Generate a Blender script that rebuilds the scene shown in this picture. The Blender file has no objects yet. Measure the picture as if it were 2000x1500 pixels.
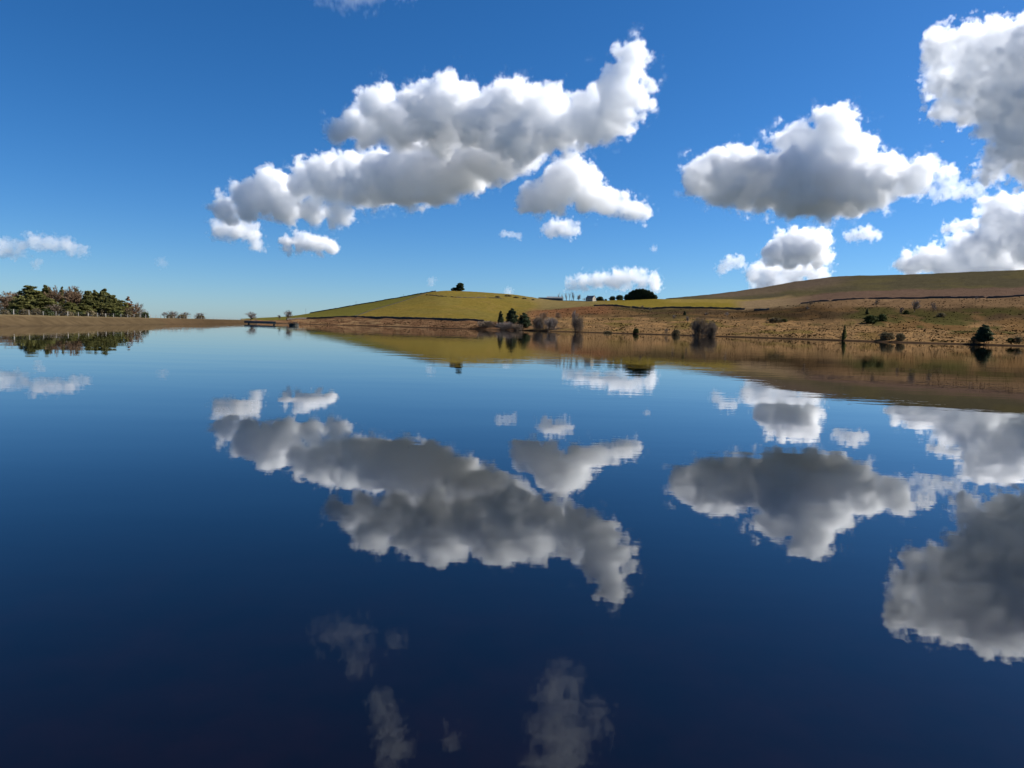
import bpy, bmesh, math, random
import numpy as np
from mathutils import Vector, Matrix
R = math.radians
sc = bpy.context.scene
COL = sc.collection

# ------------------------------------------------------------------ camera
F, PITCH, ROLL, EYE = 1430.0, R(-4.40), R(1.528), 2.4      # focal length in photo pixels (2000 wide), eye height above the water
cam = bpy.data.cameras.new('camera')
cam_ob = bpy.data.objects.new('camera', cam)
COL.objects.link(cam_ob)
sc.camera = cam_ob
cam.sensor_fit = 'HORIZONTAL'; cam.sensor_width = 36; cam.lens = 36 * F / 2000
cam.clip_start = 0.1; cam.clip_end = 60000
FW = Vector((0, math.cos(PITCH), math.sin(PITCH)))
_u = Vector((0, -math.sin(PITCH), math.cos(PITCH))); _r = Vector((1, 0, 0))
RT = _r * math.cos(ROLL) + _u * math.sin(ROLL)
UP = _u * math.cos(ROLL) - _r * math.sin(ROLL)
cam_ob.matrix_world = Matrix(((RT.x, UP.x, -FW.x, 0), (RT.y, UP.y, -FW.y, 0), (RT.z, UP.z, -FW.z, EYE), (0, 0, 0, 1)))

# ------------------------------------------------------------------ sky, sun, exposure
SUN_AZ, SUN_EL = R(77), R(38)
world = bpy.data.worlds.new('World'); sc.world = world; world.use_nodes = True
wt = world.node_tree; bg = wt.nodes['Background']
sky = wt.nodes.new('ShaderNodeTexSky'); sky.sky_type = 'NISHITA'; sky.sun_disc = False
sky.sun_elevation = SUN_EL; sky.sun_rotation = SUN_AZ
sky.air_density = 0.8; sky.dust_density = 0.3; sky.ozone_density = 7.5
hs = wt.nodes.new('ShaderNodeHueSaturation'); hs.inputs['Saturation'].default_value = 1.18
wb = wt.nodes.new('ShaderNodeMix'); wb.data_type = 'RGBA'; wb.blend_type = 'MULTIPLY'; wb.inputs[0].default_value = 1; wb.inputs[7].default_value = (.90, .99, 1.04, 1)   # the camera's cool white balance
wt.links.new(sky.outputs[0], hs.inputs['Color']); wt.links.new(hs.outputs[0], wb.inputs[6]); wt.links.new(wb.outputs[2], bg.inputs[0])
bg.inputs[1].default_value = 0.0605
sun = bpy.data.lights.new('sun', 'SUN'); sun.energy = 5.0; sun.angle = R(0.53); sun.color = (1, .965, .91)
sun_ob = bpy.data.objects.new('sun', sun); COL.objects.link(sun_ob)
SUN_DIR = Vector((math.sin(SUN_AZ) * math.cos(SUN_EL), math.cos(SUN_AZ) * math.cos(SUN_EL), math.sin(SUN_EL)))
sun_ob.rotation_euler = SUN_DIR.to_track_quat('Z', 'Y').to_euler()
vs = sc.view_settings
vs.view_transform = 'Standard'; vs.look = 'None'; vs.gamma = 1; vs.use_curve_mapping = False
vs.exposure = 0.95
cy = sc.cycles
cy.use_denoising = True; cy.use_adaptive_sampling = True; cy.adaptive_threshold = 0.035
cy.max_bounces = 28; cy.volume_bounces = 26; cy.diffuse_bounces = 3; cy.glossy_bounces = 3
cy.volume_step_rate = 4.0; cy.volume_max_steps = 400

# ------------------------------------------------------------------ helpers
def ray(px, py):
    return FW + RT * ((px - 1000) / F) + UP * ((750 - py) / F)
def at(px, py, d):
    """the point at horizontal distance d metres in the direction of photo pixel (px, py)"""
    v = ray(px, py)
    return Vector((0, 0, EYE)) + v * (d / math.hypot(v.x, v.y))
def at_mirror(px, py, d):
    """the same for something seen only as a reflection in the water"""
    v = ray(px, py); v.z = -v.z
    return Vector((0, 0, EYE)) + v * (d / math.hypot(v.x, v.y))
def azim(px):
    """azimuth of the horizon below photo column px"""
    lo, hi = 300.0, 1000.0
    for _ in range(40):
        m = (lo + hi) / 2
        if ray(px, m).z > 0: lo = m
        else: hi = m
    v = ray(px, lo)
    return math.atan2(v.x, v.y)
def horizon(px):
    lo, hi = 300.0, 1000.0
    for _ in range(40):
        m = (lo + hi) / 2
        if ray(px, m).z > 0: lo = m
        else: hi = m
    return lo
def tag(o, label=None, cat=None, group=None, kind=None):
    if label: o['label'] = label
    if cat: o['category'] = cat
    if group: o['group'] = group
    if kind: o['kind'] = kind
    return o
def link(name, data, mat=None, parent=None, loc=None):
    o = bpy.data.objects.new(name, data); COL.objects.link(o)
    if mat is not None and len(data.materials) == 0: data.materials.append(mat)
    if parent is not None: o.parent = parent
    if loc is not None: o.location = loc
    return o
def empty(name, loc, rz=0.0, s=1.0):
    o = bpy.data.objects.new(name, None); COL.objects.link(o)
    o.location = loc; o.rotation_euler = (0, 0, rz); o.empty_display_size = 0.2
    o.scale = (s, s, s) if not isinstance(s, (tuple, list)) else s
    return o
def mesh_np(name, verts, faces, tint=None, color=None, smooth=False):
    """faces: (n,3) or (n,4) int array"""
    verts = np.asarray(verts, dtype=np.float32); faces = np.asarray(faces, dtype=np.int32)
    k = faces.shape[1]
    me = bpy.data.meshes.new(name)
    me.vertices.add(len(verts)); me.vertices.foreach_set('co', verts.ravel())
    me.loops.add(faces.size); me.loops.foreach_set('vertex_index', faces.ravel())
    me.polygons.add(len(faces)); me.polygons.foreach_set('loop_start', np.arange(0, faces.size, k, dtype=np.int32))
    me.polygons.foreach_set('loop_total', np.full(len(faces), k, dtype=np.int32))
    me.update(calc_edges=True)
    if smooth: me.polygons.foreach_set('use_smooth', np.ones(len(faces), dtype=bool))
    if tint is not None:
        a = me.attributes.new('tint', 'FLOAT', 'POINT'); a.data.foreach_set('value', np.asarray(tint, dtype=np.float32))
    if color is not None:
        a = me.attributes.new('cover', 'FLOAT_COLOR', 'POINT')
        c = np.ones((len(verts), 4), dtype=np.float32); c[:, :3] = color
        a.data.foreach_set('color', c.ravel())
    return me
def vnoise(x, y, seed=0):
    xi = np.floor(x).astype(np.int64); yi = np.floor(y).astype(np.int64); fx = x - xi; fy = y - yi
    fx = fx * fx * (3 - 2 * fx); fy = fy * fy * (3 - 2 * fy)
    def h(a, b):
        n = (a * 374761393 + b * 668265263 + seed * 1442695041) & 0x7fffffff
        n = ((n ^ (n >> 13)) * 1274126177) & 0x7fffffff
        return ((n ^ (n >> 16)) & 0xffff) / 65535.0
    return (h(xi, yi) * (1 - fx) + h(xi + 1, yi) * fx) * (1 - fy) + (h(xi, yi + 1) * (1 - fx) + h(xi + 1, yi + 1) * fx) * fy
def fbm(x, y, seed=0, octv=4):
    s = 0; a = .5; t = 0
    for i in range(octv):
        s = s + a * vnoise(x * 2 ** i + 17.3 * i, y * 2 ** i - 9.1 * i, seed + i); t += a; a *= .5
    return s / t
def sstep(a, b, x):
    t = np.clip((x - a) / (b - a), 0, 1); return t * t * (3 - 2 * t)

# ------------------------------------------------------------------ materials
def new_mat(name):
    m = bpy.data.materials.new(name); m.use_nodes = True
    return m, m.node_tree, m.node_tree.nodes['Principled BSDF']
def plain(name, col, rough=.8, var=.25, scale=3.0):
    """one colour with a mottle of its own"""
    m, t, p = new_mat(name)
    p.inputs['Roughness'].default_value = rough; p.inputs['Specular IOR Level'].default_value = .25
    n = t.nodes.new('ShaderNodeTexNoise'); n.inputs['Scale'].default_value = scale; n.inputs['Detail'].default_value = 5
    c = t.nodes.new('ShaderNodeTexCoord'); t.links.new(c.outputs['Object'], n.inputs['Vector'])
    r = t.nodes.new('ShaderNodeValToRGB')
    r.color_ramp.elements[0].position = .3; r.color_ramp.elements[1].position = .7
    r.color_ramp.elements[0].color = (*[v * (1 - var) for v in col], 1); r.color_ramp.elements[1].color = (*[min(1, v * (1 + var)) for v in col], 1)
    t.links.new(n.outputs[0], r.inputs[0]); t.links.new(r.outputs[0], p.inputs['Base Color'])
    return m
def foliage(name, dark, light, transl=.3):
    m, t, p = new_mat(name)
    a = t.nodes.new('ShaderNodeAttribute'); a.attribute_name = 'tint'
    mx = t.nodes.new('ShaderNodeMix'); mx.data_type = 'RGBA'
    mx.inputs[6].default_value = (*dark, 1); mx.inputs[7].default_value = (*light, 1)
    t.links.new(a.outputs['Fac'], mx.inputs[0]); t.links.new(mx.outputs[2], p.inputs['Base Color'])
    p.inputs['Roughness'].default_value = .8; p.inputs['Specular IOR Level'].default_value = .05
    tr = t.nodes.new('ShaderNodeBsdfTranslucent'); t.links.new(mx.outputs[2], tr.inputs['Color'])
    ms = t.nodes.new('ShaderNodeMixShader'); ms.inputs[0].default_value = transl
    t.links.new(p.outputs[0], ms.inputs[1]); t.links.new(tr.outputs[0], ms.inputs[2])
    t.links.new(ms.outputs[0], t.nodes['Material Output'].inputs['Surface'])
    return m
def ground_mat(name, fine=.28, scale=.35):
    """ground cover: the colours of the plant cover stored in the sheet, broken up by fine noise"""
    m, t, p = new_mat(name)
    a = t.nodes.new('ShaderNodeAttribute'); a.attribute_name = 'cover'
    g = t.nodes.new('ShaderNodeNewGeometry')
    n = t.nodes.new('ShaderNodeTexNoise'); n.inputs['Scale'].default_value = scale; n.inputs['Detail'].default_value = 6; n.inputs['Roughness'].default_value = .65
    t.links.new(g.outputs['Position'], n.inputs['Vector'])
    mr = t.nodes.new('ShaderNodeMapRange'); mr.inputs[1].default_value = .3; mr.inputs[2].default_value = .7
    mr.inputs[3].default_value = 1 - fine; mr.inputs[4].default_value = 1 + fine
    t.links.new(n.outputs[0], mr.inputs[0])
    mx = t.nodes.new('ShaderNodeMix'); mx.data_type = 'RGBA'; mx.blend_type = 'MULTIPLY'; mx.inputs[0].default_value = 1
    t.links.new(a.outputs['Color'], mx.inputs[6]); t.links.new(mr.outputs[0], mx.inputs[7]); t.links.new(mx.outputs[2], p.inputs['Base Color'])
    p.inputs['Roughness'].default_value = 1.0; p.inputs['Specular IOR Level'].default_value = 0
    b = t.nodes.new('ShaderNodeBump'); b.inputs['Strength'].default_value = .35; b.inputs['Distance'].default_value = .5
    t.links.new(n.outputs[0], b.inputs['Height']); t.links.new(b.outputs[0], p.inputs['Normal'])
    return m

M = {}
M['ground'] = ground_mat('ground_cover')
M['tufts'], _t, _p = new_mat('tufts')
_a = _t.nodes.new('ShaderNodeAttribute'); _a.attribute_name = 'cover'; _t.links.new(_a.outputs['Color'], _p.inputs['Base Color']); _p.inputs['Roughness'].default_value = 1; _p.inputs['Specular IOR Level'].default_value = 0
M['pine'] = foliage('pine_needles', (.062, .070, .022), (.20, .185, .062), .45)
M['pine_blue'] = foliage('dark_conifer', (.026, .042, .024), (.075, .092, .045), .3)
M['twig'] = foliage('bare_twigs', (.15, .115, .088), (.29, .23, .17), .35)
M['twig_red'] = foliage('brown_twigs', (.125, .082, .052), (.26, .175, .108), .3)
M['twig_grey'] = foliage('grey_twigs', (.15, .125, .112), (.30, .255, .225), .3)
M['larch'] = foliage('rust_leaves', (.13, .055, .022), (.28, .13, .05), .2)
M['gorse'] = foliage('gorse', (.022, .038, .014), (.075, .085, .028), .25)
M['heath'] = foliage('brown_scrub', (.075, .062, .036), (.175, .138, .072), .25)
M['bark'] = plain('bark', (.09, .07, .055), .9, .35, 6)
M['shade_wallstone'] = plain('shade_toned_gritstone', (.022, .018, .010), .95, .4, 1.2)  # gritstone darkened in its colour to stand for the slanting wall's shaded face
M['wallstone'] = plain('gritstone', (.11, .10, .085), .95, .45, 1.2)
M['dark_wallstone'] = plain('dark_gritstone', (.055, .048, .04), .95, .4, 1.2)  # a darker tone of the same gritstone
M['post'] = plain('weathered_post', (.34, .31, .26), .85, .25, 8)
M['wire'] = plain('wire', (.25, .25, .25), .5, .1, 3)
M['render'] = plain('pale_render', (.36, .33, .27), .85, .08, 1)
M['slate'] = plain('slate', (.09, .095, .11), .7, .25, 1.5)
M['barn'] = plain('dark_cladding', (.05, .065, .07), .7, .2, 1)
M['sheet'] = plain('fibre_cement', (.16, .165, .17), .6, .15, .7)
M['steel'] = plain('dark_steel', (.05, .062, .062), .5, .25, 1)
M['rust'] = plain('rusted_steel', (.07, .045, .035), .7, .3, 1)
M['masonry'] = plain('wet_masonry', (.035, .035, .028), .8, .4, 1.5)
M['glass'] = plain('window_glass', (.03, .035, .04), .1, .1, 1)

# peaty, still water: mirror by Fresnel over a nearly black brown body, with slight ripples
m, t, p = new_mat('water'); M['water'] = m
p.inputs['Roughness'].default_value = 0.0
p.inputs['IOR'].default_value = 1.50
p.inputs['Specular Tint'].default_value = (.84, .97, 1.0, 1)
g = t.nodes.new('ShaderNodeNewGeometry')
mp = t.nodes.new('ShaderNodeMapping'); mp.inputs['Scale'].default_value = (.5, 1.0, 1.0); t.links.new(g.outputs['Position'], mp.inputs['Vector'])
def wnoise(scale, detail, rough, src):
    n_ = t.nodes.new('ShaderNodeTexNoise'); n_.inputs['Scale'].default_value = scale; n_.inputs['Detail'].default_value = detail; n_.inputs['Roughness'].default_value = rough
    t.links.new(src, n_.inputs['Vector']); return n_.outputs[0]
def wrange(src, a, b_, c, d):
    r_ = t.nodes.new('ShaderNodeMapRange'); t.links.new(src, r_.inputs[0])
    for k_, v_ in enumerate((a, b_, c, d)): r_.inputs[1 + k_].default_value = v_
    return r_.outputs[0]
def wmath(op, a, b_):
    m_ = t.nodes.new('ShaderNodeMath'); m_.operation = op
    for k_, v_ in enumerate((a, b_)):
        if hasattr(v_, 'is_linked'): t.links.new(v_, m_.inputs[k_])
        else: m_.inputs[k_].default_value = v_
    return m_.outputs[0]
small = wmath('MULTIPLY', wnoise(1.3, 3, .5, mp.outputs[0]), wrange(wnoise(.014, 4, .55, mp.outputs[0]), .40, .64, .15, 1.7))
large = wmath('MULTIPLY', wnoise(.22, 2, .4, mp.outputs[0]), 2.6)
b = t.nodes.new('ShaderNodeBump'); b.inputs['Strength'].default_value = 1.0; b.inputs['Distance'].default_value = .0040
t.links.new(wmath('ADD', small, large), b.inputs['Height']); t.links.new(b.outputs[0], p.inputs['Normal'])
# the peaty bed shows faintly through the first metres of shallow water
sx = t.nodes.new('ShaderNodeSeparateXYZ'); t.links.new(g.outputs['Position'], sx.inputs[0])
bed = wmath('MULTIPLY', wrange(sx.outputs['Y'], 3.4, 8.5, 1.0, 0.0), wrange(wnoise(1.6, 5, .6, g.outputs['Position']), .35, .7, .3, 1.0))
mb = t.nodes.new('ShaderNodeMix'); mb.data_type = 'RGBA'; mb.inputs[6].default_value = (.0005, .0004, .0004, 1); mb.inputs[7].default_value = (.0040, .0011, .0009, 1)
t.links.new(bed, mb.inputs[0]); t.links.new(mb.outputs[2], p.inputs['Base Color'])

# ------------------------------------------------------------------ terrain: curves from shore to skyline, (photo column, row or height, distance)
def curve(knots):
    """knots (px, py, d) -> arrays az, d, z"""
    q = []
    for px, py, d in knots:
        v = at(px, py, d); q.append((math.atan2(v.x, v.y), d, v.z))
    q = np.array(sorted(q)); return q
def lvl(knots):
    """knots (px, d, z)"""
    return np.array(sorted((azim(px), d, z) for px, d, z in knots))
SHORE = [(470, 705), (520, 800), (600, 850), (700, 830), (800, 760), (900, 700), (1000, 655), (1100, 630), (1240, 590), (1400, 540), (1550, 490), (1660, 455), (1800, 440), (1920, 440), (2000, 430), (2300, 380)]
C1 = lvl([(x, d, 0.0) for x, d in SHORE])
C2 = curve([(470, 624, 800), (520, 626, 880), (600, 623.5, 930), (670, 620.5, 905), (770, 622, 850), (830, 624, 810), (900, 626, 770), (940, 628, 755), (1000, 628, 740), (1060, 622, 735), (1150, 622, 715), (1300, 624, 680), (1400, 626, 645), (1550, 632, 600), (1660, 636, 565), (1800, 640, 555), (1920, 643, 555), (2000, 645, 545), (2300, 648, 490)])
C3 = curve([(470, 623, 1000), (520, 622, 1050), (600, 619, 1030), (700, 608, 1000), (800, 599, 970), (860, 597, 950), (940, 601, 940), (1000, 607, 925), (1060, 606, 910), (1120, 601, 905), (1160, 597, 900), (1200, 596, 895), (1245, 603, 875), (1350, 603, 865), (1430, 604, 855), (1450, 606, 850), (1500, 601, 850), (1600, 590, 850), (1660, 585, 850), (1750, 583, 845), (1800, 585, 840), (1850, 582, 835), (2000, 580, 825), (2300, 570, 800)])
C4 = curve([(470, 622.8, 1300), (510, 620.5, 1300), (560, 618.5, 1290), (600, 612.5, 1270), (650, 604, 1250), (700, 595, 1235), (750, 586.5, 1220), (800, 578, 1210), (830, 571.5, 1205), (855, 567.3, 1200), (880, 567, 1200), (900, 568, 1200), (940, 570, 1195), (1000, 574, 1190), (1040, 580, 1190), (1060, 584, 1190), (1100, 588, 1190), (1140, 588.5, 1185), (1187, 587, 1175), (1252, 584, 1150), (1290, 583, 1140), (1320, 584, 1130), (1400, 585.5, 1100), (1500, 584, 1080), (1550, 581, 1070), (1660, 569, 1060), (1750, 567, 1050), (2000, 562, 1020), (2300, 555, 980)])
C5 = curve([(1300, 583, 1650), (1400, 573, 1550), (1490, 560, 1480), (1553, 547.6, 1450), (1621, 539, 1430), (1680, 536, 1410), (1740, 535, 1400), (1800, 533.5, 1390), (1900, 529, 1370), (2000, 524.6, 1350), (2300, 512, 1300)])
def cz(C, az): return np.interp(az, C[:, 0], C[:, 1]), np.interp(az, C[:, 0], C[:, 2])
# the dam: a straight bank on the left
DAM_A, DAM_B = Vector((-112, 166)), Vector((-238, 656))
DAM_DIR = (DAM_B - DAM_A).normalized(); DAM_N = Vector((DAM_DIR.y, -DAM_DIR.x))      # normal points to the water
AZ_L, AZ_R = azim(470), azim(2300)
def dam_dist(az):
    """distance along azimuth to the dam's centre line, nan where the ray misses it"""
    s, c = np.sin(az), np.cos(az)
    den = s * DAM_N.x + c * DAM_N.y
    k = DAM_A.x * DAM_N.x + DAM_A.y * DAM_N.y
    return k / den
def profile(az):
    """distances and heights of the land along one azimuth (radians, 0 = straight ahead)"""
    if AZ_L <= az <= AZ_R + .0001:
        d1, _ = cz(C1, az); d2, z2 = cz(C2, az); d3, z3 = cz(C3, az); d4, z4 = cz(C4, az)
        if az >= C5[0, 0]:
            d5, z5 = cz(C5, az)
        else:
            d5 = 1650.0; z5 = min(z4 - 4, C5[0, 2] + (z4 - C5[0, 2] - 8) * min(1, (C5[0, 0] - az) * 12)); z5 = max(z5, 2.0)
        return [(0, .9), (1.7, .9), (2.2, .05), (2.6, -.35), (6, -.8), (30, -3), (d1 - 25, -2.5), (d1 - 3, -.22), (d1, 0), (d1 + 1.5, .5), (d2, z2), (d3, z3), (d4, z4), (d5, z5), (2800, max(1.5, z5 * .72)), (6000, max(1.2, z5 * .3)), (20000, 1.0)]
    if az < AZ_L and az > R(-140):
        dd = float(dam_dist(az)) if az > R(-158) else 60.0
        if dd < 0 or dd > 720: dd = 720.0
        dd = max(dd, 12)
        return [(0, .9), (1.7, .9), (2.2, .05), (2.6, -.35), (6, -.8), (min(30, dd * .5), -3), (dd * .75, -2.5), (dd - 6, -1.6), (dd, -1.0), (dd + 3, .2), (dd + 40, .6), (dd + 200, 1.0), (dd + 500, 1.5), (1900, 1.6), (2800, 1.5), (6000, 1.2), (20000, 1.0)]
    # right of and behind the camera: rising ground
    k = min(1.0, max(0.0, (abs(az) - AZ_R) / .25)) if az > 0 else 1.0
    ref = profile(AZ_R)
    back = [(0, .9), (1.7, .9), (2.2, .95), (2.6, 1.0), (6, 1.2), (30, 2.5), (150, 5), (200, 7), (260, 10), (320, 14), (500, 22), (800, 40), (980, 60), (1300, 80), (2800, 60), (6000, 24), (20000, 1.0)]
    return [(a[0] * (1 - k) + b_[0] * k, a[1] * (1 - k) + b_[1] * k) for a, b_ in zip(ref, back)]
SEG = [1, 1, 1, 2, 3, 2, 2, 2, 5, 36, 40, 44, 26, 5, 3, 2]        # rows per span of the profile
az_view = np.linspace(R(-41), R(41), 1050)
az_all = np.concatenate([np.linspace(R(-180), R(-41.5), 70), az_view, np.linspace(R(41.5), R(180), 70)[:-1]])
rows = [(i, k / s) for i, s in enumerate(SEG) for k in range(s)] + [(len(SEG) - 1, 1.0)]
na, nr = len(az_all), len(rows)
D = np.zeros((na, nr)); Z = np.zeros((na, nr)); V = np.array([i + k for i, k in rows])
for j, az in enumerate(az_all):
    pr = np.array(profile(float(az)))
    D[j] = np.interp(V, np.arange(len(pr)), pr[:, 0]); Z[j] = np.interp(V, np.arange(len(pr)), pr[:, 1])
# round the creases a little along the distance, not at the waterline
for _ in range(3):
    Zs = Z.copy(); Zs[:, 1:-1] = (Z[:, :-2] + 2 * Z[:, 1:-1] + Z[:, 2:]) / 4
    w = ((V > 10.3) & (V < 13.9))[None, :] * np.ones((na, 1))
    Z = Z * (1 - w) + Zs * w
# and across the slope, so that the control points leave no ridges
_k = np.exp(-np.linspace(-2, 2, 41) ** 2); _k /= _k.sum()
_in = np.where((az_all > AZ_L + .03) & (az_all < AZ_R - .01))[0]
for c_ in range(nr):
    if 10.1 < V[c_] < 12.9:
        s_ = np.convolve(np.pad(Z[:, c_], 20, mode='edge'), _k, mode='valid')
        Z[_in, c_] = s_[_in]
AZ2 = az_all[:, None] * np.ones((1, nr)); V2 = V[None, :] * np.ones((na, 1))
X = D * np.sin(AZ2); Y = D * np.cos(AZ2)
land = sstep(9.02, 9.3, V2) * (1 - sstep(14, 15, V2))
inview = (AZ2 > AZ_L)
rough_w = np.where(V2 < 10, 1.0, np.where(AZ2 < azim(1030), .25, np.where(V2 < 11, 1.0, .55)))
bump = (fbm(X / 26, Y / 26, 3, 4) - .5) * 3.6 + (fbm(X / 6, Y / 6, 9, 3) - .5) * .9
Z = Z + np.where(inview, bump * land * rough_w, (fbm(X / 30, Y / 30, 5, 3) - .5) * .5 * land)
Zgrid = Z
def terrain_z(x, y):
    az = math.atan2(x, y); d = math.hypot(x, y)
    j = int(np.clip(np.searchsorted(az_all, az), 1, na - 1)); f_ = (az - az_all[j - 1]) / (az_all[j] - az_all[j - 1])
    a = np.interp(d, D[j - 1], Zgrid[j - 1]); b_ = np.interp(d, D[j], Zgrid[j])
    return float(a * (1 - f_) + b_ * f_)
def hit(px, py, d0=300.0, d1=1700.0, step=4.0):
    """where the line of sight through a photo pixel meets the land"""
    v = ray(px, py); k = math.hypot(v.x, v.y); s = v.z / k; dx, dy = v.x / k, v.y / k
    d = d0
    while d < d1:
        z = terrain_z(dx * d, dy * d)
        if EYE + s * d <= z and z > -.3: return Vector((dx * d, dy * d, z))
        d += step
    return None
def on_land(px, d):
    az = azim(px); x, y = d * math.sin(az), d * math.cos(az)
    return Vector((x, y, terrain_z(x, y)))
def ground_at(px, py, dflt=1190.0):
    p_ = hit(px, py)
    if p_ is None:
        v = ray(px, py); k = math.hypot(v.x, v.y); p_ = Vector((v.x / k * dflt, v.y / k * dflt, 0)); p_.z = terrain_z(p_.x, p_.y)
    return p_
# plant cover
PXM = np.interp(az_all, np.linspace(R(-41), R(41), 200), [0] * 200)
_pxs = np.linspace(-400, 2500, 300); _azs = np.array([azim(float(q)) for q in _pxs])
PX2 = np.interp(AZ2, _azs, _pxs)
PXT = (AZ2 - AZ_L) * 1430.0      # along the slope, about one unit per half metre
C = np.zeros((na, nr, 3))
def put(w, col):
    global C
    w = np.clip(w, 0, 1)[..., None]; C = C * (1 - w) + np.array(col)[None, None, :] * w
VN = V2 + ((fbm((AZ2 - AZ_L) * 1430 / 30, V2 * 2.5, 71, 4) - .5) * .34) * (V2 > 10.2) * (AZ2 > 0.02)
def band(a, b_, e=.12): return sstep(a - e, a + e, VN) * (1 - sstep(b_ - e, b_ + e, VN))
def cols(a, b_, e=12): return sstep(a - e, a + e, PX2) * (1 - sstep(b_ - e, b_ + e, PX2))
nz = fbm(PXT / 55, V2 * 5.5, 21, 5); nf = fbm(PXT / 16, V2 * 12, 31, 4); nb = fbm(PXT / 90, V2 * 3.6, 41, 4)
put(np.ones_like(V2), (.16, .12, .055))
put(sstep(13.6, 14.2, V2) * 1.0, (.060, .070, .062))
put((np.abs(AZ2) > R(44)) * (V2 > 7) * 1.0, (.062, .072, .060))
put((V2 < 8.3) * 1.0, (.05, .03, .02))
SHOREDARK = (V2 > 7.5) * (V2 < 9.02) * 1.0
RIGHT = sstep(1005, 1090, PX2 + (nz - .5) * 120)
# mid hill: pasture
put((1 - RIGHT) * band(10, 13.6, .02) * (PX2 > 440), (.150, .116, .026))
put((1 - RIGHT) * band(10, 13.6, .02) * sstep(.5, .72, nz) * .6, (.122, .104, .026))
put((1 - RIGHT) * band(10, 13.6, .02) * sstep(.54, .66, nf) * .35, (.175, .125, .04))
put((1 - RIGHT) * band(10, 13.6, .02) * sstep(.46, .6, nb) * .5, (.128, .110, .030))
# brown bank below it
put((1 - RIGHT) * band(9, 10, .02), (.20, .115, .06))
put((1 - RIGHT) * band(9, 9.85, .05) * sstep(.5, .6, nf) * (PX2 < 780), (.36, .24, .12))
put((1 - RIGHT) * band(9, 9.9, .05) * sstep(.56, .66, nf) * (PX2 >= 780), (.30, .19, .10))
# right: rough grass near the water, heather band, bracken, pasture, moor
put(RIGHT * band(9, 10.2, .1), (.205, .132, .062))
put(RIGHT * band(9, 10.3, .1) * sstep(.50, .62, nf), (.29, .18, .08))
put(RIGHT * band(9.1, 10.3, .1) * sstep(.55, .68, nz) * .8, (.15, .115, .035))
put(RIGHT * band(10.15 , 11.0, .1), (.095, .066, .036))
put(RIGHT * band(10.1, 11.0, .1) * sstep(.50, .60, nz) * .8, (.18, .112, .05))
put(RIGHT * band(9.9, 10.95, .1) * sstep(.5, .6, nb) * .8, (.095, .075, .032))
put(band(10.35, 11.05, .12) * cols(1040, 1190, 25), (.23, .115, .055))
put(band(10.0, 10.6, .12) * cols(1020, 1130, 25) * sstep(.4, .6, nz), (.24, .13, .06))
put(band(11.0, 12.6, .05) * cols(1050, 1180, 20), (.15, .12, .05))
put(band(11.02, 12.3, .03) * cols(1175, 1470, 45), (.145, .115, .022))
put(band(11.6, 12.4, .1) * cols(1300, 1500, 20) * .5, (.21, .16, .05))
put(band(10.9, 11.9, .1) * cols(1440, 2600, 20), (.17, .125, .07))
put(band(10.6, 11.05, .06) * cols(1600, 2600, 30) * .9, (.23, .15, .08))
put(band(11.05, 12.05, .06) * cols(1560, 2600, 50), (.100, .068, .048))
put(band(12.0, 14.2, .08) * cols(1270, 2600, 20), (.050, .045, .026))
put(band(12.0, 14.2, .08) * cols(1270, 2600, 20) * sstep(.45, .65, nz) * .6, (.066, .058, .025))
put(band(12.3, 13.0, .2) * cols(1380, 1640, 40) * .5, (.10, .072, .056))
put(band(9.6, 10.5, .1) * cols(1650, 2000, 40) * sstep(.42, .56, nb + (nf - .5) * .3), (.080, .074, .026))
put(band(9.1, 10.2, .1) * cols(1700, 2600, 40) * sstep(.52, .62, nz), (.165, .100, .042))
# greener field on the left flank, beyond the slanting wall
SLANT = [(684, 619.5), (720, 608), (760, 596.5), (800, 584), (832, 573)]
slant_pts = [ground_at(x, y, 1150) for x, y in SLANT]
sl_az = np.array([math.atan2(q.x, q.y) for q in slant_pts]); sl_d = np.array([math.hypot(q.x, q.y) for q in slant_pts])
o_ = np.argsort(sl_az); lim = np.interp(AZ2, sl_az[o_], sl_d[o_], left=-1, right=9999)
put(sstep(-6, 6, D - lim) * (PX2 < 850) * (PX2 > 440) * band(10.02, 14, .02), (.105, .100, .024))
# darker tufts of rushes near the top
put(band(12.2, 12.9, .1) * cols(960, 1050, 10) * sstep(.5, .6, nf), (.09, .07, .03))
put(SHOREDARK * (PX2 > 440), (.055, .036, .022))
C = C * (0.84 + .32 * fbm(X / 5, Y / 7, 51, 4))[..., None] * .74
C = C * (1 - .24 * RIGHT * band(9, 11.0, .1))[..., None] * (1 + .25 * band(12.0, 14.2, .08) * cols(1270, 2600, 20))[..., None]
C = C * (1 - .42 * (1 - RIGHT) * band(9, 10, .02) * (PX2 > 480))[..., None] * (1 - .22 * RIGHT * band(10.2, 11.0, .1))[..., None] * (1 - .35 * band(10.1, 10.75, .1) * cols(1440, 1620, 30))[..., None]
C = C * np.array([1.08, 1.0, .97])[None, None, :]

idx = np.arange(na * nr).reshape(na, nr)
nxt = np.roll(idx, -1, axis=0)
faces = np.stack([idx[:, :-1], nxt[:, :-1], nxt[:, 1:], idx[:, 1:]], -1).reshape(-1, 4)[:, ::-1]
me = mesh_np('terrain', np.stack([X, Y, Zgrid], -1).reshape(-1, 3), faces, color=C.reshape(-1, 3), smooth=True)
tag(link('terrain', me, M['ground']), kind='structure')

# ------------------------------------------------------------------ the lake
bm = bmesh.new(); bmesh.ops.create_circle(bm, cap_ends=True, radius=2400, segments=96)
me = bpy.data.meshes.new('lake'); bm.to_mesh(me); bm.free()
tag(link('lake', me, M['water']), kind='structure')

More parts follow.
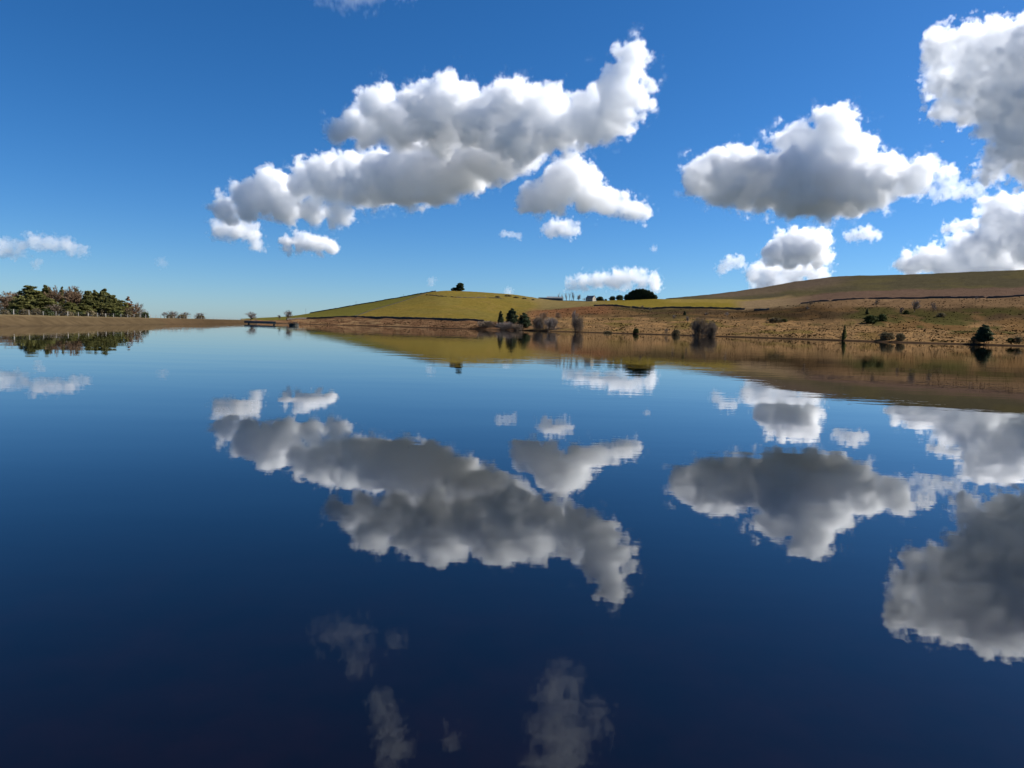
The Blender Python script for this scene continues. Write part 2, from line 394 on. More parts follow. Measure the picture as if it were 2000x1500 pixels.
# ------------------------------------------------------------------ the dam bank
def dam():
    n = 420; t0, t1 = -330.0, (DAM_B - DAM_A).length + 40
    prof = [(8.0, -1.2), (6.6, -.15), (5.2, .45), (3.6, 1.2), (2.3, 1.85), (1.5, 2.2), (.4, 2.32), (-1.6, 2.3), (-2.6, 2.1), (-6, .9), (-10, -.4)]
    vs_, col = [], []
    for i in range(n + 1):
        s = t0 + (t1 - t0) * i / n
        base = DAM_A + DAM_DIR * s
        e = 1 - max(0, (s - (t1 - 22)) / 22) ** 2 * .9
        for k, (u, z) in enumerate(prof):
            q = base + DAM_N * u
            zz = z * e if z > 0 else z
            zz += (float(vnoise(np.array(s / 3.), np.array(u / 2.), 7)) - .5) * (.22 if .3 < z else .1)
            zz += .0011 * max(0, s) * (z > 1)
            vs_.append((q.x, q.y, zz))
            nn = float(fbm(np.array(s / 9.), np.array(u / 1.1 + s * .37), 77, 3))
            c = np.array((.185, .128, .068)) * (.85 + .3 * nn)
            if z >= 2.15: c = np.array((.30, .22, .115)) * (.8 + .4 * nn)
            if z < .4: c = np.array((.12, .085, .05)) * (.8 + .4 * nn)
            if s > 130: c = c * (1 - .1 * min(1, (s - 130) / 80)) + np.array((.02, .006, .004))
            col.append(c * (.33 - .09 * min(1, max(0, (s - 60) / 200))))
    k = len(prof)
    fs = [(i * k + j, i * k + j + 1, (i + 1) * k + j + 1, (i + 1) * k + j) for i in range(n) for j in range(k - 1)]
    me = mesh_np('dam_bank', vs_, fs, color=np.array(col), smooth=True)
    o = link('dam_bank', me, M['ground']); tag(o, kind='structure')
dam()
# ------------------------------------------------------------------ clouds
CLOUD_MATS = {}
def cloud_mat(dens):
    if dens in CLOUD_MATS: return CLOUD_MATS[dens]
    m = bpy.data.materials.new('cloud_vapour'); m.use_nodes = True; t = m.node_tree; t.nodes.clear()
    o = t.nodes.new('ShaderNodeOutputMaterial'); pv = t.nodes.new('ShaderNodeVolumePrincipled')
    pv.inputs['Color'].default_value = (1, 1, 1, 1); pv.inputs['Density'].default_value = dens; pv.inputs['Anisotropy'].default_value = 0.35
    t.links.new(pv.outputs[0], o.inputs['Volume'])
    CLOUD_MATS[dens] = m
    return m
def cloud(label, blobs, d, seed, dens=.034, amp=.66, depth=.7, vox=1.9, soft=.2, wisp=0.0, mirror=False, size=None, fill=True):
    """a cloud of vapour: a smooth union of puffs (photo column, row, radius in photo pixels[, distance]) broken up by billows, as a density grid"""
    pt = at_mirror if mirror else at
    if size and size < 24 and wisp == 0: amp, soft = .85, .5
    cx = sum(b[0] for b in blobs) / len(blobs); cyy = sum(b[1] for b in blobs) / len(blobs)
    c = pt(cx, cyy, d); az = math.atan2(c.x, c.y)
    Mx = Matrix.Translation(c) @ Matrix.Rotation(-az, 4, 'Z'); Mi = Mx.inverted()
    rnd = random.Random(seed * 7 + 1); cosaz = math.cos(az)
    if fill:
        more = []
        for a_, b_ in zip(blobs[:-1], blobs[1:]):
            if math.hypot(a_[0] - b_[0], a_[1] - b_[1]) < 2.4 * max(a_[2], b_[2]) + 6:
                k = rnd.uniform(.4, .6); more.append(tuple(u * k + w_ * (1 - k) for u, w_ in zip(a_, b_)))
        blobs = list(blobs) + more
    S = []
    for b in blobs:
        dd = b[3] if len(b) > 3 else d
        rr = b[2] * dd / F * cosaz
        q = Mi @ pt(b[0], b[1], dd); q.y += rnd.uniform(-.35, .35) * rr * depth
        S.append((q, rr))
    mr = (sum(r * r for q, r in S) / len(S)) ** .5 if size is None else size * d / F * cosaz
    pad = mr * .6
    lo = [min(q[i] - r * (depth if i == 1 else 1) for q, r in S) - pad for i in range(3)]
    hi = [max(q[i] + r * (depth if i == 1 else 1) for q, r in S) + pad for i in range(3)]
    v = vox * d / F * cosaz
    res = [max(6, int((hi[i] - lo[i]) / (v * (2.6 if i == 1 else 1)))) for i in range(3)]
    g = bpy.data.node_groups.new('cloud_shape', 'GeometryNodeTree')
    g.interface.new_socket('Geometry', in_out='INPUT', socket_type='NodeSocketGeometry')
    g.interface.new_socket('Geometry', in_out='OUTPUT', socket_type='NodeSocketGeometry')
    N = g.nodes.new; L = g.links.new
    def feed(n, vals):
        for i, v_ in enumerate(vals):
            if v_ is None: continue
            if hasattr(v_, 'is_linked'): L(v_, n.inputs[i])
            else: n.inputs[i].default_value = v_
    def mth(op, *a):
        n = N('ShaderNodeMath'); n.operation = op; feed(n, a); return n.outputs[0]
    def vec(op, a, b=None, scale=None):
        n = N('ShaderNodeVectorMath'); n.operation = op; feed(n, (a, b))
        if scale is not None: n.inputs['Scale'].default_value = scale
        return n.outputs['Value'] if op == 'DISTANCE' else n.outputs[0]
    pos = vec('MULTIPLY', N('GeometryNodeInputPosition').outputs[0], (1, 1 / depth, 1))
    off = vec('ADD', pos, (seed * 1371., seed * 733., seed * 211.))
    n1 = N('ShaderNodeTexNoise'); n1.inputs['Scale'].default_value = 1 / (mr * 1.1); n1.inputs['Detail'].default_value = 3; L(off, n1.inputs['Vector'])
    wp = vec('ADD', pos, vec('SCALE', vec('SUBTRACT', n1.outputs['Color'], (.5, .5, .5)), scale=mr * .9))
    sdf = None
    for q, r in S:
        e = mth('SUBTRACT', vec('DISTANCE', wp, (q.x, q.y / depth, q.z)), r)
        sdf = e if sdf is None else mth('SMOOTH_MIN', sdf, e, mr * .34)
    vo = N('ShaderNodeTexVoronoi'); vo.feature = 'F1'; vo.normalize = True
    vo.inputs['Scale'].default_value = 1 / (mr * .7); vo.inputs['Detail'].default_value = 2.0; vo.inputs['Roughness'].default_value = .55; vo.inputs['Lacunarity'].default_value = 2.3
    L(vec('ADD', wp, (seed * 97., 0, seed * 31.)), vo.inputs['Vector'])
    n2 = N('ShaderNodeTexNoise'); n2.inputs['Scale'].default_value = 1 / (mr * .95); n2.inputs['Detail'].default_value = 6; n2.inputs['Roughness'].default_value = .60; L(off, n2.inputs['Vector'])
    s = mth('ADD', sdf, mth('MULTIPLY', mth('SUBTRACT', vo.outputs['Distance'], .33), mr * amp * 1.8))
    s = mth('ADD', s, mth('MULTIPLY', mth('SUBTRACT', n2.outputs[0], .5), mr * amp * (4.0 + wisp * 3)))
    mp = N('ShaderNodeMapRange'); mp.interpolation_type = 'SMOOTHSTEP'; L(s, mp.inputs[0])
    mp.inputs[1].default_value = mr * .13; mp.inputs[2].default_value = -mr * soft; mp.inputs[3].default_value = 0; mp.inputs[4].default_value = 1
    # thin torn vapour round the dense body
    s2 = mth('ADD', sdf, mth('MULTIPLY', mth('SUBTRACT', n2.outputs[0], .5), mr * 5.0))
    mw = N('ShaderNodeMapRange'); mw.interpolation_type = 'SMOOTHSTEP'; L(s2, mw.inputs[0])
    mw.inputs[1].default_value = mr * .12; mw.inputs[2].default_value = -mr * .9; mw.inputs[3].default_value = 0; mw.inputs[4].default_value = .22
    vc = N('GeometryNodeVolumeCube'); L(mth('MAXIMUM', mp.outputs[0], mw.outputs[0]), vc.inputs['Density'])
    vc.inputs['Min'].default_value = lo; vc.inputs['Max'].default_value = hi
    for k, a in enumerate('XYZ'): vc.inputs['Resolution ' + a].default_value = res[k]
    mat = cloud_mat(dens)
    sm = N('GeometryNodeSetMaterial'); sm.inputs['Material'].default_value = mat; L(vc.outputs[0], sm.inputs[0])
    go = N('NodeGroupOutput'); L(sm.outputs[0], go.inputs[0])
    vd = bpy.data.volumes.new('cloud'); ob = bpy.data.objects.new('cloud', vd); COL.objects.link(ob); ob.matrix_world = Mx
    vd.materials.append(mat)
    md = ob.modifiers.new('shape', 'NODES'); md.node_group = g; md.show_viewport = False
    tag(ob, label, 'cloud')
    return ob
def along(blobs, x0, d0, x1, d1):
    return [(x, y, r, d0 + (d1 - d0) * min(1, max(0, (x - x0) / (x1 - x0)))) for x, y, r in blobs]
_up = along([(668, 256, 24), (708, 242, 36), (748, 214, 40), (778, 242, 42), (838, 224, 52), (885, 206, 50), (862, 255, 44), (935, 232, 50), (1005, 214, 54), (1050, 222, 46), (1020, 268, 52), (1085, 250, 46), (1138, 240, 42), (1182, 224, 44), (1203, 184, 36), (1222, 148, 34), (1235, 112, 28), (1248, 185, 26), (1220, 228, 28)], 700, 4900, 1240, 4400)
_low = along([(700, 352, 40), (745, 348, 50), (800, 345, 56), (850, 336, 58), (905, 316, 56), (955, 296, 58), (915, 280, 44), (800, 290, 34), (1000, 285, 50)], 700, 5700, 1000, 5100)
cloud('long white cloud rising to a tall upturned tip above the hill', _up + _low, 4900, 1, size=38, depth=.68, fill=False, dens=.036)
cloud('trailing lower end of the long cloud reaching down towards the dam',
      along([(443, 408, 24), (490, 390, 36), (535, 375, 42), (560, 402, 32), (608, 412, 24), (650, 421, 17), (675, 425, 14), (600, 352, 34), (645, 348, 44), (690, 350, 46), (735, 360, 40)], 443, 6900, 735, 6200), 6500, 22, size=34, depth=.68, fill=False, dens=.032)
cloud('broad grey-based cloud with a peaked white top above the moor',
      [(1372, 345, 36), (1425, 345, 50), (1488, 352, 60), (1558, 355, 66), (1628, 355, 66), (1688, 358, 52), (1535, 280, 28), (1580, 285, 34), (1633, 250, 40), (1655, 290, 44), (1738, 338, 34), (1788, 340, 32)], 5200, 2, size=40, depth=.68, fill=False, dens=.042)
cloud('wedge-shaped white cloud tapering to the right, below the upturned tip',
      [(1036, 392, 22), (1078, 378, 36), (1104, 342, 34), (1140, 352, 32), (1150, 385, 28), (1195, 395, 22), (1233, 408, 17), (1262, 417, 11)], 5500, 3, size=28)
cloud('small rounded cloud below the wedge-shaped cloud', [(1073, 450, 13), (1095, 443, 17), (1120, 450, 13)], 7000, 4, size=15, dens=.025)
cloud('small pale cloud hanging under the low end of the long cloud', [(428, 450, 18), (458, 449, 21), (490, 452, 18), (506, 478, 12)], 7200, 5, size=18, dens=.02)
cloud('small flat cloud right of the low end of the long cloud', [(565, 476, 15), (595, 472, 17), (630, 478, 16), (653, 484, 11)], 8200, 6, size=16, dens=.034)
cloud('faint row of small puffs above the pine wood', [(-40, 478, 24), (-5, 480, 18), (22, 490, 15), (62, 472, 16), (92, 477, 15), (128, 479, 17), (160, 493, 11), (70, 515, 9)], 9500, 7, size=15, dens=.010)
cloud('low white cloud behind the farm and the copse', [(1120, 552, 13), (1150, 548, 15), (1185, 547, 18), (1215, 546, 19), (1240, 540, 15), (1275, 552, 17)], 13000, 8, size=17, dens=.012)
cloud('squarish grey-centred cloud above the moor slope', [(1520, 492, 26), (1558, 482, 31), (1595, 480, 30), (1540, 505, 18), (1602, 500, 17)], 8200, 9, size=26)
cloud('bright cloud bank lying on the slope of the moor', [(1478, 535, 20), (1520, 536, 22), (1562, 532, 22), (1602, 530, 18), (1495, 556, 22), (1545, 552, 20)], 10500, 10, size=21, dens=.02)
cloud('torn scrap of cloud left of the squarish cloud', [(1410, 524, 10), (1424, 512, 12), (1446, 511, 11)], 9000, 11, size=12, dens=.012, wisp=.3)
cloud('small flat cloud under the right end of the broad cloud', [(1662, 461, 11), (1690, 456, 15), (1712, 460, 10)], 7800, 12, size=13, dens=.018)
cloud('small flat cloud near the right edge above the cloud bank', [(1850, 446, 9), (1875, 444, 13), (1902, 440, 13)], 7800, 13, size=13, dens=.034)
cloud('large ragged cloud cut off by the top right edge',
      [(1845, 98, 38), (1892, 100, 46), (1950, 102, 54), (2025, 110, 74), (1848, 152, 34), (1895, 162, 46), (1955, 172, 56), (2030, 190, 80), (1852, 202, 26), (1902, 212, 32), (1950, 230, 40), (2015, 262, 58), (1956, 308, 30), (1930, 334, 20), (2015, 318, 38), (2110, 160, 105), (2110, 280, 85)], 4000, 14, size=34, amp=1.0, fill=False, depth=.75, dens=.036)
cloud('thin torn cloud under the large ragged cloud', [(1850, 338, 12), (1838, 352, 10), (1872, 372, 17), (1832, 378, 14), (1905, 370, 14)], 5200, 15, size=17, dens=.014, wisp=.4)
cloud('towering white cloud bank on the skyline at the right edge',
      [(1785, 516, 26), (1826, 508, 28), (1880, 498, 34), (1930, 484, 42), (1958, 432, 36), (1992, 450, 44), (1945, 410, 26), (1992, 402, 24), (2045, 470, 60), (1850, 534, 30), (1950, 535, 50)], 7000, 16, size=30, depth=.55, dens=.036)
cloud('torn wisp at the top edge of the sky, mirrored low in the dark water', [(632, 1240, 20), (668, 1236, 24), (700, 1235, 18), (698, 1290, 22), (770, 1250, 16)], 3600, 19, size=24, dens=.0024, wisp=1.6, amp=.8, mirror=True, vox=3)
cloud('tall thin wisp mirrored at the bottom of the water', [(745, 1370, 22), (760, 1420, 26), (770, 1470, 26), (880, 1440, 14)], 3200, 20, size=24, dens=.005, wisp=1.4, amp=.8, mirror=True, vox=3)
cloud('ragged wisp mirrored at the lower middle of the water', [(1095, 1340, 34), (1075, 1420, 36), (1110, 1450, 40), (1070, 1490, 40), (1160, 1400, 24)], 3200, 21, size=34, dens=.0035, wisp=1.4, amp=.8, mirror=True, vox=3)
cloud('faint scrap of cloud left of the small rounded cloud', [(984, 457, 7), (1000, 458, 5), (1014, 461, 6)], 7400, 23, size=7, dens=.012, wisp=.5)
cloud('tiny puff to the right of and below the wedge-shaped cloud', [(1277, 486, 6)], 7800, 24, size=6, dens=.008, wisp=.5)
cloud('tiny faint puff above the left slope of the hill', [(843, 551, 8)], 12000, 25, size=8, dens=.004, wisp=.5)
cloud('tiny faint puff low in the sky behind the hill shoulder', [(992, 570, 9)], 13000, 26, size=9, dens=.004, wisp=.5)
cloud('faint smudge of cloud in the clear sky above the dam', [(316, 512, 9)], 9500, 27, size=9, dens=.003, wisp=.5)
cloud('torn scrap between the two large clouds at the right', [(1843, 336, 10), (1858, 330, 9), (1866, 345, 8)], 5000, 28, size=10, dens=.02, wisp=.4)
# ------------------------------------------------------------------ growing things
def leaf_faces(rng, cen, rad, n, size, flat=.0, up=.0):
    """n small leaf-clump faces in the ellipsoid cen/rad, denser towards its skin"""
    u = rng.normal(size=(n, 3)); u /= np.linalg.norm(u, axis=1)[:, None]
    rr = rng.uniform(.25, 1, n) ** .5
    p_ = cen + u * rr[:, None] * rad
    a = rng.normal(size=(n, 3)); a[:, 2] *= 1 - flat; a /= np.linalg.norm(a, axis=1)[:, None]
    a[:, 2] += up; b_ = np.cross(a, rng.normal(size=(n, 3))); b_ /= np.linalg.norm(b_, axis=1)[:, None] + 1e-9
    s = size * rng.uniform(.6, 1.35, n)[:, None]
    v = np.stack([p_ - a * s, p_ + b_ * s * .55, p_ + a * s, p_ - b_ * s * .55], 1).reshape(-1, 3)
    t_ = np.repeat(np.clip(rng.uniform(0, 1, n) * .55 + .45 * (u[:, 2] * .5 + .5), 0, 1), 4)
    return v, t_
def prisms(segs):
    """tapered three-sided rods: (p0, p1, r0, r1)"""
    P0 = np.array([s_[0] for s_ in segs], float); P1 = np.array([s_[1] for s_ in segs], float)
    r0 = np.array([s_[2] for s_ in segs]); r1 = np.array([s_[3] for s_ in segs])
    d = P1 - P0; d /= np.linalg.norm(d, axis=1)[:, None] + 1e-9
    ref = np.where(np.abs(d[:, 2:3]) > .9, np.array([[1., 0, 0]]), np.array([[0, 0, 1.]]))
    a = np.cross(d, ref); a /= np.linalg.norm(a, axis=1)[:, None] + 1e-9; b_ = np.cross(d, a)
    vs_ = []
    for k in range(3):
        c, s_ = math.cos(k * 2.0944), math.sin(k * 2.0944)
        o = a * c + b_ * s_
        vs_ += [P0 + o * r0[:, None], P1 + o * r1[:, None]]
    v = np.stack(vs_, 1).reshape(-1, 3)
    n = len(segs); base = np.arange(n)[:, None] * 6
    f = np.concatenate([base + np.array([[0, 2, 3, 1]]), base + np.array([[2, 4, 5, 3]]), base + np.array([[4, 0, 1, 5]])], 0)
    return v, f
def quads(n): return np.arange(n * 4).reshape(n, 4)
def grow(rng, p0, d, ln, r, depth, out, spread=.6, kids=3, up=.15, minr=.012):
    """a limb with its side limbs"""
    p_ = np.array(p0, float); d = np.array(d, float)
    n = 3 if depth > 1 else 2
    for i in range(n):
        d = d + rng.normal(size=3) * .12; d[2] += up * .25; d /= np.linalg.norm(d)
        q = p_ + d * ln / n
        ra, rb = max(minr, r * (1 - .45 * i / n)), max(minr, r * (1 - .45 * (i + 1) / n))
        out.append((p_.copy(), q.copy(), ra, rb)); p_ = q
        if depth > 0 and i > 0 or (depth > 1 and i == 0 and rng.uniform() < .35):
            for k in range(kids):
                e = d + rng.normal(size=3) * spread; e[2] += up; e /= np.linalg.norm(e)
                grow(rng, p_, e, ln * rng.uniform(.5, .72), max(minr, r * .5), depth - 1, out, spread, kids, up, minr)
def bare_meshes(seed, h=10.0, w=7.0, kids=3, depth=3, twig=.035, stems=1, up=.18, spread=.62):
    rng = np.random.default_rng(seed); out = []
    for k in range(stems):
        a = rng.uniform(0, 6.28); b0 = np.array([math.cos(a), math.sin(a), 0]) * (.02 * w * (stems > 1) * rng.uniform(.2, 1))
        dd = np.array([math.cos(a) * .7 * (stems > 1), math.sin(a) * .7 * (stems > 1), 1.0])
        grow(rng, b0, dd / np.linalg.norm(dd), h * .42, h * (.022 if stems == 1 else .014), depth, out, spread, kids, up, twig)
    V_ = np.array([s_[1] for s_ in out]); zt = np.percentile(V_[:, 2], 99); wt_ = max(1e-3, np.percentile(np.hypot(V_[:, 0], V_[:, 1]), 93))
    sx, sz = (w / 2) / wt_, h / zt
    k = np.array([sx, sx, sz])
    out = [(a * k, b_ * k, r0, r1) for a, b_, r0, r1 in out]
    big = [s_ for s_ in out if s_[2] > twig * 1.25]; small = [s_ for s_ in out if s_[2] <= twig * 1.25]
    if not big: big = out[:3]
    v, f = prisms(big); tr = mesh_np('trunk', v, f)
    v, f = prisms(small); ti = np.repeat(rng.uniform(0, 1, len(small)), 6)
    return tr, mesh_np('crown', v, f, tint=ti)
def trunk_mesh(rng, h, r, limbs):
    segs = []; p_ = np.array([0, 0, -.4]); n = 6
    for i in range(n):
        q = p_ + np.array([rng.normal() * .02 * h, rng.normal() * .02 * h, (h + .4) / n])
        segs.append((p_, q, r * (1 - i / n * .75), r * (1 - (i + 1) / n * .75))); p_ = q
    for c in limbs:
        z = max(.15 * h, c[2] - .1 * h); segs.append((np.array([0, 0, z]), np.array(c), r * .35, r * .12))
    v, f = prisms(segs); return mesh_np('trunk', v, f)
def pine_meshes(seed, h=14.0, w=8.0, clear=.12, tiers=9, pointed=.5, n=70, leaf=.42, cone=False):
    """irregular conifer: clumped boughs round a trunk"""
    rng = np.random.default_rng(seed); vs_, ts, limbs = [], [], []
    lean = rng.normal(size=2) * .03 * w
    for i in range(tiers):
        k = (i + .5) / tiers; z = h * (clear + (.97 - clear) * k)
        env = (1 - k) ** pointed if cone else (1 - k ** 2.4) ** .65
        rad = w / 2 * env * (.62 + .38 * min(1, k * 4)) * rng.uniform(.82, 1.1)
        nb = max(2, int(6 * env + 2)); a0 = rng.uniform(0, 6.28)
        for j in range(nb):
            a = a0 + j * 6.283 / nb + rng.normal() * .35; rr = rad * rng.uniform(.35, .78)
            c = np.array([math.cos(a) * rr + lean[0] * k, math.sin(a) * rr + lean[1] * k, z + rng.normal() * h * .035])
            cr = max(.07 * w, rad * .46) * rng.uniform(.7, 1.25)
            c[2] = min(c[2], h - cr * .5)
            v, t_ = leaf_faces(rng, c, np.array([cr, cr, cr * (.5 if not cone else .7)]), n, leaf, .3)
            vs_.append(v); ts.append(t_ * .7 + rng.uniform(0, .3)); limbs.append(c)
    V_ = np.concatenate(vs_); T_ = np.clip(np.concatenate(ts), 0, 1)
    V_[:, 2] = np.maximum(V_[:, 2], .1)
    return trunk_mesh(rng, h * .9, h * .018 + .08, limbs[::2]), mesh_np('crown', V_, quads(len(V_) // 4), tint=T_)
def round_meshes(seed, h=8.0, w=7.0, clear=.12, n=90, leaf=.35, clumps=30, power=.45):
    """rounded crown of leaf clumps over the whole height"""
    rng = np.random.default_rng(seed); vs_, ts, limbs = [], [], []
    for i in range(clumps):
        k = (i + rng.uniform(0, 1)) / clumps; env = max(.1, (1 - k ** 2.6)) ** power * (.72 + .28 * min(1, k * 3))
        a = i * 2.399 + rng.normal() * .3; cr = w * rng.uniform(.13, .2); rr = max(0, w / 2 * env - cr * .8) * rng.uniform(.45, 1)
        c = np.array([math.cos(a) * rr, math.sin(a) * rr, min(h * (clear + (1 - clear) * k), h - cr * .55)])
        v, t_ = leaf_faces(rng, c, np.array([cr, cr, cr * .8]), n, leaf)
        vs_.append(v); ts.append(t_ * .75 + rng.uniform(0, .25)); limbs.append(c)
    V_ = np.concatenate(vs_); T_ = np.clip(np.concatenate(ts), 0, 1)
    V_[:, 2] = np.maximum(V_[:, 2], .05)
    return trunk_mesh(rng, h * .7, h * .02 + .06, limbs[::3]), mesh_np('crown', V_, quads(len(V_) // 4), tint=T_)
KIND = {}
def protos(key, fn, seeds, mat, **kw):
    KIND[key] = []
    for s_ in seeds:
        tr, cr = fn(s_, **kw); tr.materials.append(M['bark']); cr.materials.append(M[mat]); KIND[key].append((tr, cr))
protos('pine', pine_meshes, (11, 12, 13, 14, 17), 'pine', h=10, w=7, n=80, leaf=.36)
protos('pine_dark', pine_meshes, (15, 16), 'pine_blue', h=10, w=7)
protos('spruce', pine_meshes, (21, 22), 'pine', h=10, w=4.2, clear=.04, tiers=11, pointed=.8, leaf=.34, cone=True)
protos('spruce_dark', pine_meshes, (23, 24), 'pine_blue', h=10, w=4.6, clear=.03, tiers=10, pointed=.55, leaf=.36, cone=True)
protos('larch', pine_meshes, (25, 26), 'larch', h=10, w=5.5, clear=.1, tiers=9, pointed=.8, n=34, leaf=.30, cone=True)
protos('copse', round_meshes, (31, 32, 33), 'pine_blue', h=10, w=8, clear=.06, n=90, leaf=.5, clumps=34)
protos('bare', bare_meshes, (41, 42, 43), 'twig', h=10, w=8, depth=3, kids=4, twig=.055)
protos('bare_red', bare_meshes, (44, 45, 46), 'twig_red', h=10, w=8, depth=3, kids=5, twig=.06)
protos('bare_grey', bare_meshes, (47, 48), 'twig_grey', h=10, w=7.5, depth=3, kids=4, twig=.06)
protos('poplar', bare_meshes, (51, 52, 53), 'twig', h=10, w=1.8, depth=2, kids=3, twig=.045, up=.9, spread=.35)
protos('thicket', bare_meshes, (61, 62, 63), 'twig', h=10, w=16, depth=2, kids=5, twig=.075, stems=15)
protos('thicket_grey', bare_meshes, (64, 65), 'twig_grey', h=10, w=14, depth=2, kids=5, twig=.075, stems=15)
protos('gorse', round_meshes, (71, 72), 'gorse', h=10, w=11, clear=.0, n=60, leaf=.7, clumps=22)
protos('scrub', round_meshes, (73, 74, 75), 'heath', h=10, w=16, clear=.0, n=60, leaf=.7, clumps=24)
_cnt = {}
def plant(name, kind, label, px, py, h_px, w_px=None, cat='tree', group=None, d=None, base=None, parts=True, sink=.15):
    """one plant whose foot stands at photo pixel (px, py); height and width in photo pixels"""
    p_ = base if base is not None else (on_land(px, d) if d else ground_at(px, py))
    dist = math.hypot(p_.x, p_.y)
    _cnt[kind] = _cnt.get(kind, 0) + 1; i = _cnt[kind]
    tr, cr = KIND[kind][i % len(KIND[kind])]
    cz_ = math.cos(math.atan2(p_.x, p_.y)); h = h_px * dist * cz_ / F
    H0 = 10.0; W0 = {'pine': 7, 'pine_dark': 7, 'spruce': 4.2, 'spruce_dark': 4.6, 'larch': 5.5, 'copse': 8, 'bare': 8, 'bare_red': 8, 'bare_grey': 7.5, 'poplar': 1.8, 'thicket': 16, 'thicket_grey': 14, 'gorse': 11, 'scrub': 16}[kind]
    sw = (w_px * dist * cz_ / F / W0) if w_px else h / H0
    o = empty(name, p_ - Vector((0, 0, sink)), rz=(i * 2.399) % 6.28, s=(sw, sw, h / H0))
    tag(o, label, cat, group)
    link('trunk', tr, parent=o); link('crown', cr, parent=o)
    return o
# --- the wood behind the dam (left): dark pines in front, bare trees and larches among them
WOOD = [  # kind, column, top row, width, distance, label
    ('pine', 64, 554, 52, 362, 'tallest dark pine with a layered crown at the left of the wood'),
    ('pine', 94, 553, 22, 400, 'narrow-topped dark pine just right of the tallest pine'),
    ('pine', 46, 578, 44, 352, 'low spreading pine at the left foot of the tallest pine'),
    ('pine', 90, 576, 44, 350, 'broad low pine with a shadowed crown right of the tallest pine'),
    ('bare_red', 112, 561, 40, 392, 'rusty brown bare tree rising right behind the broad low pine'),
    ('bare_red', 134, 560, 44, 396, 'tallest rusty brown bare tree between the two groups of pines'),
    ('bare_red', 152, 568, 36, 390, 'rusty brown bare tree touching the left of the row of three tops'),
    ('pine', 121, 556, 12, 420, 'thin pine tip rising out of the rusty bare trees'),
    ('pine', 151, 561, 17, 410, 'slim pine right of the rusty bare trees'),
    ('pine', 139, 586, 28, 346, 'small dark pine with flat boughs in front of the rusty bare trees'),
    ('bare', 116, 592, 34, 345, 'small leafless tree beside the small flat-boughed pine'),
    ('pine', 173, 563, 24, 380, 'left pine of the row of three pale green tops'),
    ('pine', 188, 564, 22, 385, 'middle pine of the row of three pale green tops'),
    ('pine', 203, 560, 26, 380, 'right and tallest pine of the row of three pale green tops'),
    ('pine', 164, 590, 38, 350, 'bushy olive-green pine under the row of three tops'),
    ('pine', 190, 584, 38, 355, 'second bushy olive-green pine under the row of three tops'),
    ('pine', 219, 571, 28, 375, 'round-shouldered pine where the wood starts to slope down'),
    ('pine', 216, 590, 38, 350, 'wide dark pine low at the right end of the wood'),
    ('pine', 238, 583, 26, 365, 'small pine on the falling right edge of the wood'),
    ('larch', 248, 576, 22, 372, 'rust-coloured pointed larch on the right edge of the wood'),
    ('larch', 257, 586, 20, 368, 'smaller rust-coloured larch beside the pointed larch'),
    ('bare', 274, 590, 24, 372, 'leafless tree at the far right end of the wood'),
    ('bare_red', 263, 595, 26, 360, 'low brown bare tree at the right end of the wood'),
    ('gorse', 283, 608, 18, 360, 'dark rounded bush closing the right end of the wood'),
    ('bare_red', 12, 573, 50, 400, 'pinkish brown bare tree at the left edge of the picture'),
    ('bare_red', 36, 570, 40, 420, 'brown bare tree behind the low spreading pine'),
    ('bare_red', -18, 574, 50, 410, 'brown bare tree cut off by the left edge of the picture'),
    ('bare_red', 20, 588, 40, 370, 'low brown bare tree in front of the pinkish one at the left edge'),
]
for kind, px, top, w, d, lab in WOOD:
    foot = horizon(px) + F * EYE / d * .55; w = w * (1.4 if kind == 'pine' else 1.2)
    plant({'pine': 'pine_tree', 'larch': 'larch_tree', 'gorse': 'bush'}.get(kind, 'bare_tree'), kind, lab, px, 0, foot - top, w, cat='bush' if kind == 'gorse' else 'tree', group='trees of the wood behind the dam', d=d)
ORD = 'leftmost second third fourth fifth sixth seventh eighth ninth tenth eleventh twelfth last'.split()
for i, (px, w) in enumerate(((8, 30), (28, 26), (48, 30), (72, 28), (92, 30), (112, 26), (132, 30), (155, 28), (178, 30), (203, 28), (228, 28), (252, 24), (268, 20))):
    kd = ('scrub', 'gorse', 'scrub')[i % 3]
    plant('bush', kd, f"{ORD[i]} low {'green' if kd == 'gorse' else 'brown'} bush, counted from the left, in the undergrowth behind the dam fence", px, 0, 17 + (i * 7) % 6, w, cat='bush', group='undergrowth bushes behind the dam fence', d=330 + (i * 13) % 25)
# --- small trees beyond the dam and at its far end
for px, top, w, d, kind, lab in ((322, 611, 18, 900, 'bare_grey', 'left leafless tree of the group on the skyline behind the dam'), (342, 609, 26, 900, 'bare_grey', 'greyish leafless tree in the middle of the group behind the dam'),
                                 (360, 611, 20, 900, 'bare', 'brown leafless tree at the right of the group behind the dam'), (391, 612, 25, 880, 'bare_grey', 'round leafless tree standing alone on the skyline behind the dam')):
    plant('bare_tree', kind, lab, px, 0, horizon(px) + 3 - top, w, d=d)
for px, w, lab in ((333, 24, 'low brown scrub under the left trees of the group behind the dam'), (356, 26, 'low brown scrub under the right trees of the group behind the dam'), (392, 26, 'low brown scrub under the lone round tree behind the dam')):
    plant('scrub_bush', 'scrub', lab, px, 0, 9, w, cat='bush', d=875)
plant('bare_tree', 'bare_grey', 'dark leafless tree at the far end of the dam', 487, 0, 19, 28, d=760)
plant('bare_tree', 'bare_grey', 'small leafless bush below the tree at the far end of the dam', 499, 0, 10, 14, d=740, cat='tree')
plant('bare_tree', 'bare_grey', 'round leafless tree right of the footbridge on the far shore', 559, 0, 19, 22, d=900)
plant('bare_tree', 'bare_grey', 'small leafless tree left of the round one above the footbridge', 545, 0, 10, 9, d=900)
